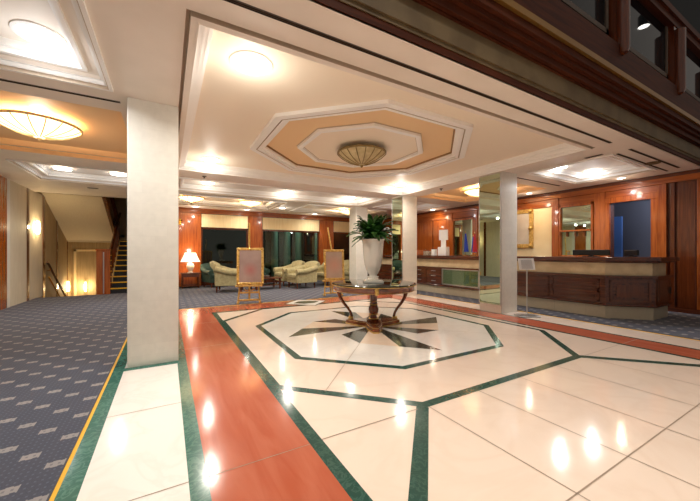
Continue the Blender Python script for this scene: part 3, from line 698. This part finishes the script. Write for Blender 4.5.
# urn and plant
t = thing('urn', (TX, TY+.02, .846), 'tall white porcelain urn on a square plinth in the middle of the table', 'vase', -radians(29.9))
b = MB(); b.box(-.19, .19, -.19, .19, 0, .035); b.box(-.17, .17, -.17, .17, .035, .05); b.build('plinth', 'porcelain', t, bevel=.006)
b = MB(); b.lathe([(.10, .04), (.11, .06), (.085, .09), (.075, .12), (.08, .15), (.10, .17), (.105, .19), (.135, .25), (.16, .34), (.178, .45), (.19, .56), (.195, .66), (.2, .74), (.212, .79), (.222, .805), (.222, .82), (.195, .82), (.17, .76), (.165, .7), (0, .68)], 40, caps=False); b.build('body', 'porcelain', t, smooth=60)
b = MB()
for k in range(14):
    a = 2*pi*k/14; b.lathe([(0, -.015), (.014, 0), (0, .015)], 8, (.098*cos(a), .098*sin(a), .1), caps=False)
b.build('beaded_foot', 'porcelain', t, smooth=60)
t = thing('potted_palm', (TX, TY+.02, 1.6), 'dark green palm with arching leaves growing out of the white urn', 'plant')
b = MB(); b.lathe([(.165, 0), (.165, .02), (0, .03)], 24); b.build('soil', 'soil', t)
rnd = random.Random(3); fo = MB(); stm = MB()
for i in range(72):
    a = i*2.39996+rnd.uniform(-.2, .2); tier = i/72
    L = rnd.uniform(.40, .6)*(1-.22*tier); rise = .10+.45*tier+rnd.uniform(-.03, .05); droop = rnd.uniform(.12, .34)*(1-.6*tier)
    n = 9; pts = []
    for k in range(n):
        u = k/(n-1); r = .03+L*u*(.95-.25*tier); z = .03+rise*sin(min(u*1.5, pi/2))*1.0-droop*max(0, u-.35)**1.5*1.3+.02
        pts.append((r*cos(a), r*sin(a), z))
    stm.tube([(0.02*cos(a), .02*sin(a), 0), pts[1], pts[3]], .006, 5)
    vs = []
    tx, ty = -sin(a), cos(a)
    for k in range(n):
        u = k/(n-1); w = .064*sin(pi*min(1, .12+u*.9))**.8*(1.15 if tier < .7 else .9)
        x, y, z = pts[k]; vs += [(x+tx*w, y+ty*w, z-.012), (x, y, z+.006), (x-tx*w, y-ty*w, z-.012)]
    fs = []
    for k in range(n-1):
        for j in (0, 1): fs.append((k*3+j, k*3+j+1, k*3+j+4, k*3+j+3))
    fo.add(vs, fs)
fo.build('foliage', 'leaf', t, smooth=60); stm.build('stem', 'leaf', t)

# ------------------------------------------------------------------ easels and pictures
def easel(x, y, rz, label, mast):
    t = thing('easel', (x, y, .008), label, 'easel', rz, 'gilt easels on the lounge carpet')
    for sx in (-1, 1):
        b = MB(); b.tube([(sx*.29, 0, .06), (sx*.24, .05, .6), (sx*.16, .14, 1.45)], .022, 8); b.build('leg', 'gold', t, smooth=50)
        b = MB(); b.box(sx*.29-.03, sx*.29+.03, -.09, .16, 0, .06); b.build('foot', 'gold', t, bevel=.01)
    b = MB(); b.tube([(0, .42, 0), (0, .16, 1.5)], .022, 8); b.build('rear_leg', 'gold', t)
    b = MB(); b.tube([(0, .1, .1), (0, .16, 1.4), (mast*.5, .2, 2.25)], .025, 8); b.build('mast', 'gold', t)
    for z, h in ((.09, .29), (.30, .265)):
        b = MB(); b.box(-h, h, -.01, .03, z-.025, z+.025); b.build('stretcher', 'gold', t, bevel=.006)
    b = MB(); b.lathe([(0, -.05), (.05, 0), (0, .05)], 8, (0, 0, .37), caps=False); b.tube([(-.14, .01, .40), (-.07, .01, .35), (0, .01, .40), (.07, .01, .35), (.14, .01, .40)], .014, 6); b.build('carved_crest', 'gold', t, smooth=60)
    b = MB(); b.box(-.36, .36, -.1, .05, .47, .51); b.build('ledge', 'gold', t, bevel=.008)
    return t
def framed(x, y, z, rz, w, h, label, mat, tilt=.12, fw=.07, dep=.05, grp='gilt framed pictures on easels', rx=None):
    t = thing('framed_picture', (x, y, z), label, 'picture', rz, grp)
    t.rotation_euler.x = -tilt
    b = MB(); i = w/2-fw
    for x0, x1, z0, z1 in ((-w/2, w/2, 0, fw), (-w/2, w/2, h-fw, h), (-w/2, -i, fw, h-fw), (i, w/2, fw, h-fw)): b.box(x0, x1, -dep/2, dep/2, z0, z1)
    fr = b.build('frame', 'gold', t, bevel=.014)
    for sx, zz in [(q_, z_) for q_ in (-1, 1) for z_ in (fw/2, h/2, h-fw/2)]+[(0, fw/2), (0, h-fw/2)]:
        b = MB(); b.lathe([(0, -fw*.62), (fw*.45, -fw*.3), (fw*.55, 0), (fw*.45, fw*.3), (0, fw*.62)], 10, (sx*(w/2-fw/2), -dep*.55, zz), caps=False); b.build('carved_ornament', 'gold', fr, smooth=60)
    b = MB(); b.box(-i, i, -.012, .012, fw-h/2, h/2-fw); o = b.build('print', mat, t, loc=(0, 0, h/2))
    return t
r1 = -radians(14)
easel(1.98, 8.98+.1, r1, 'gilt easel by the red band, nearer the nearest left pillar', 0.0)
framed(2.0, 9.02, .525, r1, .72, 1.03, 'gilt framed mauve picture with a reddish patch, on the easel nearer the left pillar', 'pic')
r2 = -radians(14)
easel(4.72, 9.33, r2, 'gilt easel with leaning mast standing behind the round table', -.28)
framed(4.74, 9.27, .525, r2, .68, 1.0, 'gilt framed plain tan picture on the easel behind the round table', 'pic_b')
framed(RX_-.05, 6.75, 1.57, -pi/2, 1.32, 1.3, 'large gilt framed pale picture on the cream wall behind the counter', 'pic_wall', 0, .14, .05, None)

# ------------------------------------------------------------------ lounge furniture
def armchair(mat='uphol', name='armchair'):
    t = thing(name, (0, 0, .008), '', 'armchair')
    W, D = .92, .95       # faces local -y
    b = MB(); b.box(-W/2+.1, W/2-.1, -D/2+.05, D/2-.12, .2, .36); b.build('seat_frame', mat, t, bevel=.03)
    b = MB(); b.box(-W/2+.16, W/2-.16, -D/2, D/2-.25, .36, .52); b.build('seat_cushion', mat, t, bevel=.05)
    # back: curved sweep scrolling outward at the top
    b = MB(); vs = []; fs = []
    prof = [(D/2-.22, .25), (D/2-.2, .5), (D/2-.15, .72), (D/2-.06, .88), (D/2+.03, .93), (D/2+.1, .9), (D/2+.09, .82), (D/2+.0, .7), (D/2-.04, .5), (D/2-.05, .22)]
    n = len(prof)
    cols = 7
    for k in range(cols):
        u = k/(cols-1)*2-1; dz = .05*(1-u*u)
        for y, z in prof: vs.append((u*(W/2-.05), y-.06*u*u, z+(dz if z > .6 else 0)))
    for k in range(cols-1):
        for i in range(n):
            j = (i+1) % n; fs.append((k*n+i, k*n+j, (k+1)*n+j, (k+1)*n+i))
    fs.append(tuple(range(n))); fs.append(tuple(range((cols-1)*n, cols*n))[::-1])
    b.add(vs, fs); b.build('backrest', mat, t, smooth=50)
    for sx in (-1, 1):
        b = MB(); b.box(sx*(W/2-.1)-.06, sx*(W/2-.1)+.06, -D/2+.06, D/2-.1, .22, .6)
        b.tube([(sx*(W/2-.07), -D/2+.03, .6), (sx*(W/2-.07), 0, .63), (sx*(W/2-.07), D/2-.1, .74)], .095, 14); b.build('arm', mat, t, smooth=45)
    for sx in (-1, 1):
        for y in (-D/2+.1, D/2-.14):
            b = MB(); b.lathe([(.018, 0), (.025, .06), (.035, .2)], 10, (sx*(W/2-.14), y, 0)); b.build('leg', 'dark', t, smooth=50)
    return t
proto = armchair()
SP = [(1.98, 12.3, radians(75), 'sage beige armchair behind the first easel, turned towards the coffee table', 1.14),
      (4.75, 12.15, radians(-82), 'sage beige armchair in front of the middle window, nearer of the pair', 1.1),
      (4.6, 13.38, radians(-82), 'sage beige armchair in front of the middle window, farther of the pair', 1.1),
      (6.1, 12.75, radians(-60), 'sage beige armchair half hidden by the second easel', 1.08),
      (7.35, 13.1, radians(-50), 'sage beige armchair seen between urn and mirrored pillar', 1.1)]
for i, (x, y, rz, lab, sc) in enumerate(SP):
    o = proto if i == 0 else copy_tree(proto)
    o.location = (x*K, y*K, .008*K); o.rotation_euler.z = rz; o.scale = (sc,)*3; o['label'] = lab; o['group'] = 'sage armchairs in the lounge'
gproto = armchair('green_uphol', 'armchair')
for i, (x, y, rz, lab) in enumerate([(3.45, 14.42, 0.1, 'dark green armchair beside the wood pier at the middle window'), (8.6, 14.3, -.1, 'dark green armchair at the window behind the plant'), (1.75, 14.3, .3, 'dark green armchair by the window next to the table lamp')]):
    o = gproto if i == 0 else copy_tree(gproto)
    o.location = (x*K, y*K, .008*K); o.rotation_euler.z = rz; o['label'] = lab; o['group'] = 'dark green armchairs along the windows'
# coffee table
t = thing('coffee_table', (3.35, 12.5, .008), 'low dark wood coffee table between the sage armchairs', 'table', radians(8))
b = MB(); b.box(-.55, .55, -.35, .35, .40, .45); b.build('table_top', 'dark', t, bevel=.01)
b = MB(); b.box(-.48, .48, -.28, .28, .14, .17); b.build('shelf', 'dark', t)
for sx in (-1, 1):
    for sy in (-1, 1):
        b = MB(); b.box(sx*.48-.03, sx*.48+.03, sy*.28-.03, sy*.28+.03, 0, .40); b.build('leg', 'dark', t)
b = MB(); b.lathe([(.0, 0), (.09, .01), (.12, .06), (.11, .065), (0, .03)], 20, caps=False); tag(b.build('bowl', 'steel', loc=(3.4, 12.5, .459), smooth=60), 'small grey bowl on the dark coffee table', 'bowl')
# lamp table and lamp
t = thing('side_table', (.82, 14.4, .008), 'small dark wood side table under the lit lamp', 'table')
b = MB(); b.box(-.36, .36, -.3, .3, .56, .61); b.build('table_top', 'dark', t, bevel=.01)
b = MB(); b.box(-.32, .32, -.26, .26, .44, .56); b.build('drawer', 'dark', t); b = MB(); b.box(-.32, .32, -.26, .26, .1, .13); b.build('shelf', 'dark', t)
for sx in (-1, 1):
    for sy in (-1, 1):
        b = MB(); b.lathe([(.02, 0), (.035, .3), (.03, .44)], 10, (sx*.29, sy*.23, 0)); b.build('leg', 'dark', t)
t = thing('table_lamp', (.82, 14.4, .619), 'lit table lamp with white shade and ceramic base by the orange pier', 'lamp')
b = MB(); b.lathe([(.1, 0), (.1, .02), (.06, .04), (.09, .1), (.14, .2), (.15, .28), (.11, .36), (.05, .4), (.04, .44)], 24); b.build('base', 'porcelain', t, smooth=50)
b = MB(); b.lathe([(.02, .44), (.02, .55)], 10); b.build('stem', 'brass', t)
b = MB(); b.lathe([(.36, .44), (.33, .48), (.24, .68), (.2, .80)], 32, caps=False); b.build('lamp_shade', 'shade', t, smooth=50)
light('POINT', 'table_lamp_bulb', (0, 0, .88), 9, WARM, t, radius=.06)
light('POINT', 'table_lamp_bulb', (0, 0, .5), 4, WARM, t, radius=.06)

# ------------------------------------------------------------------ reception desk
DX = 8.14
def desk_poly(o, i=.6):
    """plan outline of the counter front pushed out by o; i = depth"""
    k = o*.414
    return [(DX-o, 12.8), (DX-o, 3.2-k), (8.74-k, 2.56-o), (9.62+o*1.6, 2.56-o), (9.62+o*1.6, 3.2), (9.0, 3.2), (DX+i, 3.48), (DX+i, 12.8)]
t = thing('reception_desk', (0, 0, .008), 'long mahogany reception desk with stone band and chamfered end', 'desk')
b = MB(); b.prism(desk_poly(-.04), 0, .265); b.build('plinth', 'stone', t)
b = MB(); b.prism(desk_poly(0), .265, .87); b.build('body', 'dark_h', t)
b = MB(); b.prism(desk_poly(.035), .86, .92); b.prism(desk_poly(.025), .265, .31); b.build('moulding', 'dark_h', t, bevel=.012)
b = MB(); b.prism(desk_poly(-.06), .92, 1.19); b.build('stone_band', 'beige_stone', t)
b = MB(); b.prism(desk_poly(.10, .72), 1.22, 1.31); b.prism(desk_poly(.05, .66), 1.185, 1.22); b.build('counter_top', 'dark_h', t, bevel=.012)
def fpanel(name, y0, y1, z0, z1, mat='dark_h', d=.02, fw=.05):
    b = MB()
    for a0, a1, c0, c1 in ((y0, y1, z0, z0+fw), (y0, y1, z1-fw, z1), (y0, y0+fw, z0, z1), (y1-fw, y1, z0, z1)): b.box(DX-d, DX+.01, a0, a1, c0, c1)
    b.box(DX-d*.7, DX+.01, y0+fw*2, y1-fw*2, z0+fw*1.8, z1-fw*1.8)
    return b.build(name, mat, t, bevel=.006)
for y0, y1 in ((3.3, 4.3), (4.35, 5.35), (5.4, 6.3), (9.35, 10.4), (10.45, 11.5)):
    fpanel('front_panel', y0, y1, .34, .58); fpanel('front_panel', y0, y1, .6, .84)
# chamfer and end panels
def cpanel(p, q_, z0, z1, name):
    dx, dy = q_[0]-p[0], q_[1]-p[1]; L = math.hypot(dx, dy); ux, uy = dx/L, dy/L; nx, ny = uy, -ux
    if nx > 0: nx, ny = -nx, -ny
    b = MB()
    def bar(a0, a1, c0, c1, d):
        P = [(p[0]+ux*a+nx*e, p[1]+uy*a+ny*e) for a, e in ((a0, 0), (a1, 0), (a1, d), (a0, d))]; b.prism(P, c0, c1)
    bar(.08, L-.08, z0, z0+.04, .02); bar(.08, L-.08, z1-.04, z1, .02); bar(.08, .12, z0, z1, .02); bar(L-.12, L-.08, z0, z1, .02)
    bar(.2, L-.2, z0+.1, z1-.1, .014)
    b.build(name, 'dark', t)
cpanel((DX, 3.2), (8.74, 2.56), .36, .82, 'corner_panel')
b = MB(); b.box(8.86, 9.54, 2.545, 2.57, .36, .82); b.build('end_door', 'dark', t, bevel=.006)
b = MB(); b.box(9.46, 9.48, 2.52, 2.55, .52, .66); b.build('handle', 'black', t)
for r in range(3):
    z0 = .33+r*.175
    for y0, y1 in ((7.9, 8.6), (8.63, 9.3)):
        b = MB(); b.box(DX-.02, DX+.01, y0, y1, z0, z0+.165); dr = b.build('drawer', 'dark_h', t, bevel=.006)
        b = MB(); b.tube([(DX-.02, y0+.25, z0+.1), (DX-.045, y0+.26, z0+.1), (DX-.045, y1-.26, z0+.1), (DX-.02, y1-.25, z0+.1)], .008, 6); b.build('handle', 'steel', dr)
b = MB(); b.box(DX-.008, DX+.0, 6.38, 7.82, .36, .86); b.build('display_backing', 'panel', t)
b = MB(); b.box(DX-.03, DX-.02, 6.38, 7.82, .36, .86); g_ = b.build('display_glass', 'cabglass', t)
b = MB()
for a0, a1, c0, c1 in ((6.35, 7.85, .33, .37), (6.35, 7.85, .84, .87), (6.35, 6.39, .33, .87), (7.81, 7.85, .33, .87)): b.box(DX-.035, DX+.005, a0, a1, c0, c1)
b.build('display_frame', 'steel', t)
# things on the counter
def monitor(x, y, rz, w, h, label):
    t = thing('monitor', (x, y, 1.318), label, 'monitor', rz, 'black monitors on the reception desk')
    b = MB(); b.box(-w/2, w/2, -.025, .025, .03, .03+h); b.build('screen_back', 'black', t, bevel=.01)
    b = MB(); b.box(-w*.2, w*.2, -.07, .07, 0, .015); b.build('base', 'black', t)
    b = MB(); b.box(-.04, .04, -.02, .02, .015, .06); b.build('stand', 'black', t)
monitor(8.86, 3.0, -pi/2-.6, .36, .12, 'low black screen back on the desk, nearest the chamfered end')
monitor(8.5, 3.62, -pi/2, .74, .13, 'low black screen back on the desk before the alcove mirror')
t = thing('display_stand', (8.4, 8.05, 1.318), 'white display stand with boards on the far counter', 'display stand', -pi/2+.2)
b = MB(); b.box(-.17, .17, -.1, .1, 0, .3); b.build('holder', 'white', t, bevel=.01); b = MB(); b.box(-.09, .09, -.02, .02, .3, .56); b.build('post', 'white', t); b = MB(); b.box(-.17, .17, -.02, .02, .54, .9); b.build('board', 'white', t, bevel=.006)
for i, (y, w, h, m, lab) in enumerate([(8.5, .16, .22, 'white', 'white leaflet holder next to the white display stand'), (8.85, .3, .16, 'books', 'row of brochures on the counter left of the leaflet holder')]):
    b = MB(); b.box(-.06, .06, -w/2, w/2, 0, h); tag(b.build('brochure_box', m, loc=(8.4, y, 1.318), bevel=.006), lab, 'brochures')
b = MB(); b.box(-.16, .16, -.25, .25, 0, .02); tag(b.build('paper_stack', 'white', loc=(8.3, 9.75, 1.318), rz=.2), 'low white paper stack at the end of the counter by the pillar', 'papers')
b = MB(); b.box(-.13, .13, -.22, .22, 0, .2); tag(b.build('wooden_box', 'wood', loc=(8.55, 9.25, 1.318), bevel=.01), 'small wooden box behind the paper stack on the counter', 'box')
def flag(x, y, h, mats, label, lean):
    t = thing('table_flag', (x, y, 1.318), label, 'flag', -pi/2, 'table flags on the reception')
    b = MB(); b.lathe([(.09, 0), (.09, .02), (.02, .04)], 16); b.build('base', 'brass', t, smooth=40)
    b = MB(); b.tube([(0, 0, .03), (lean, 0, h)], .008, 6); b.build('pole', 'brass', t)
    b = MB(); b.lathe([(0, -.02), (.02, 0), (0, .04)], 10, (lean, 0, h+.02), caps=False); b.build('finial', 'gold', t)
    n = 16; vs = []; fs = []; rows = 8
    for r in range(rows):
        u = r/(rows-1); rad = .025+.05*u
        for k in range(n):
            a = 2*pi*k/n; rr = rad*(1+.22*cos(5*a+u))
            vs.append((lean*(1-u*.5)+.04*u+rr*cos(a), rr*.8*sin(a), h*(.97-.8*u)))
    for r in range(rows-1):
        for k in range(n):
            j = (k+1) % n; fs.append((r*n+k, r*n+j, (r+1)*n+j, (r+1)*n+k))
    b = MB(); b.add(vs, fs)
    for i in range(len(fs)): b.mi[i] = (i % n)*len(mats)//n
    b.build('cloth', mats, t, smooth=60)
flag(8.4, 7.1, .74, ['blue'], 'blue table flag drooping on the counter, nearest the white boards', .0)
flag(8.36, 6.74, .7, ['white', 'flag_red'], 'white and red table flag beside the blue flag', .02)
flag(8.4, 6.48, .66, ['blue', 'flag_green', 'flag_yellow'], 'blue green and yellow table flag next to the mirrored pillar', -.02)
flag(8.5, 6.92, .62, ['blue'], 'shorter blue table flag behind the other flags', .04)

# sign stand
t = thing('sign_stand', (6.93, 4.18, .0034), 'slim sign stand with tilted white notice beside the mirrored pillar', 'sign', -radians(32))
b = MB(); b.box(-.22, .22, -.16, .16, 0, .02); b.build('base', 'steel', t, bevel=.006)
b = MB(); b.tube([(0, 0, .02), (0, 0, 1.06)], .014, 10); b.build('post', 'steel', t, smooth=50)
b = MB(); vs = [(-.17, -.03, 1.03), (.17, -.03, 1.03), (.17, .05, 1.28), (-.17, .05, 1.28)]; b.add(vs+[(x, y+.02, z) for x, y, z in vs], [(0, 1, 2, 3), (4, 7, 6, 5), (0, 4, 5, 1), (1, 5, 6, 2), (2, 6, 7, 3), (3, 7, 4, 0)]); pnl = b.build('notice_panel', 'white', t)
b = MB()
for k in range(8):
    u0 = .12+k*.1; u1 = u0+.045; w = .12
    P = [(-w, -.03+.08*u-.003, 1.03+.25*u) for u in (u0, u1)]; b.add([P[0], (w, P[0][1], P[0][2]), (w, P[1][1], P[1][2]), P[1]], [(0, 1, 2, 3)])
b.build('print', 'print', pnl)

# ------------------------------------------------------------------ light, world, camera
# pendant spots high in the atrium; first two added to light the floor
for i, (x, y, lab) in enumerate([(2.2, -1.2, 'added unseen spotlight above the red band and marble'), (-.6, -1.2, 'added unseen spotlight above the left carpet'), (8.5, .6, 'first atrium spotlight of the row along the gallery windows'), (11.7, .6, 'last atrium spotlight of the row along the gallery windows')]):
    t = thing('atrium_spotlight', (x, y, 7.8), lab, 'spotlight', 0, 'atrium spotlights')
    b = MB(); b.lathe([(.13, 0), (.13, .3), (.06, .4)], 20, caps=False); b.build('housing', 'black', t, smooth=40)
    b = MB(); b.lathe([(.12, .02), (.07, .0), (0, -.01)], 20, caps=False); b.build('lens', 'down', t, smooth=40)
    if i < 2: light('AREA', 'floor_fill_lamp', (0, 0, -.03), (55, 14)[i], NEUT, t, .3, 90)
light('POINT', 'terrace_fill', (6.0, 15.9, 3.9), 90, (.8, 1, .92), radius=.1)  # added lamp without a fixture, brightens the terrace columns
light('POINT', 'office_light', (11.3, 3.0, 2.9), 24, (.9, .95, 1), radius=.1)

w = bpy.data.worlds.new('world'); SC.world = w; w.use_nodes = True
bg = w.node_tree.nodes['Background']; bg.inputs[0].default_value = (1.0, .90, .80, 1); bg.inputs[1].default_value = .15

TH = math.atan(183/318.7)
cam = bpy.data.cameras.new('camera'); co = bpy.data.objects.new('camera', cam); COL.objects.link(co)
co.location = (0, 0, 1.4*K); co.rotation_euler = (pi/2, 0, -TH)
cam.sensor_width = 36; cam.lens = 36*318.7/700; cam.shift_y = 2.7/700; cam.clip_start = .05
SC.camera = co
SC.view_settings.view_transform = 'Standard'; SC.view_settings.look = 'None'; SC.view_settings.gamma = 1; SC.view_settings.exposure = .84
try:
    SC.cycles.use_denoising = True; SC.cycles.max_bounces = 10; SC.cycles.diffuse_bounces = 5; SC.cycles.glossy_bounces = 5
    SC.cycles.sample_clamp_indirect = 4; SC.cycles.caustics_reflective = False; SC.cycles.caustics_refractive = False
except Exception: pass
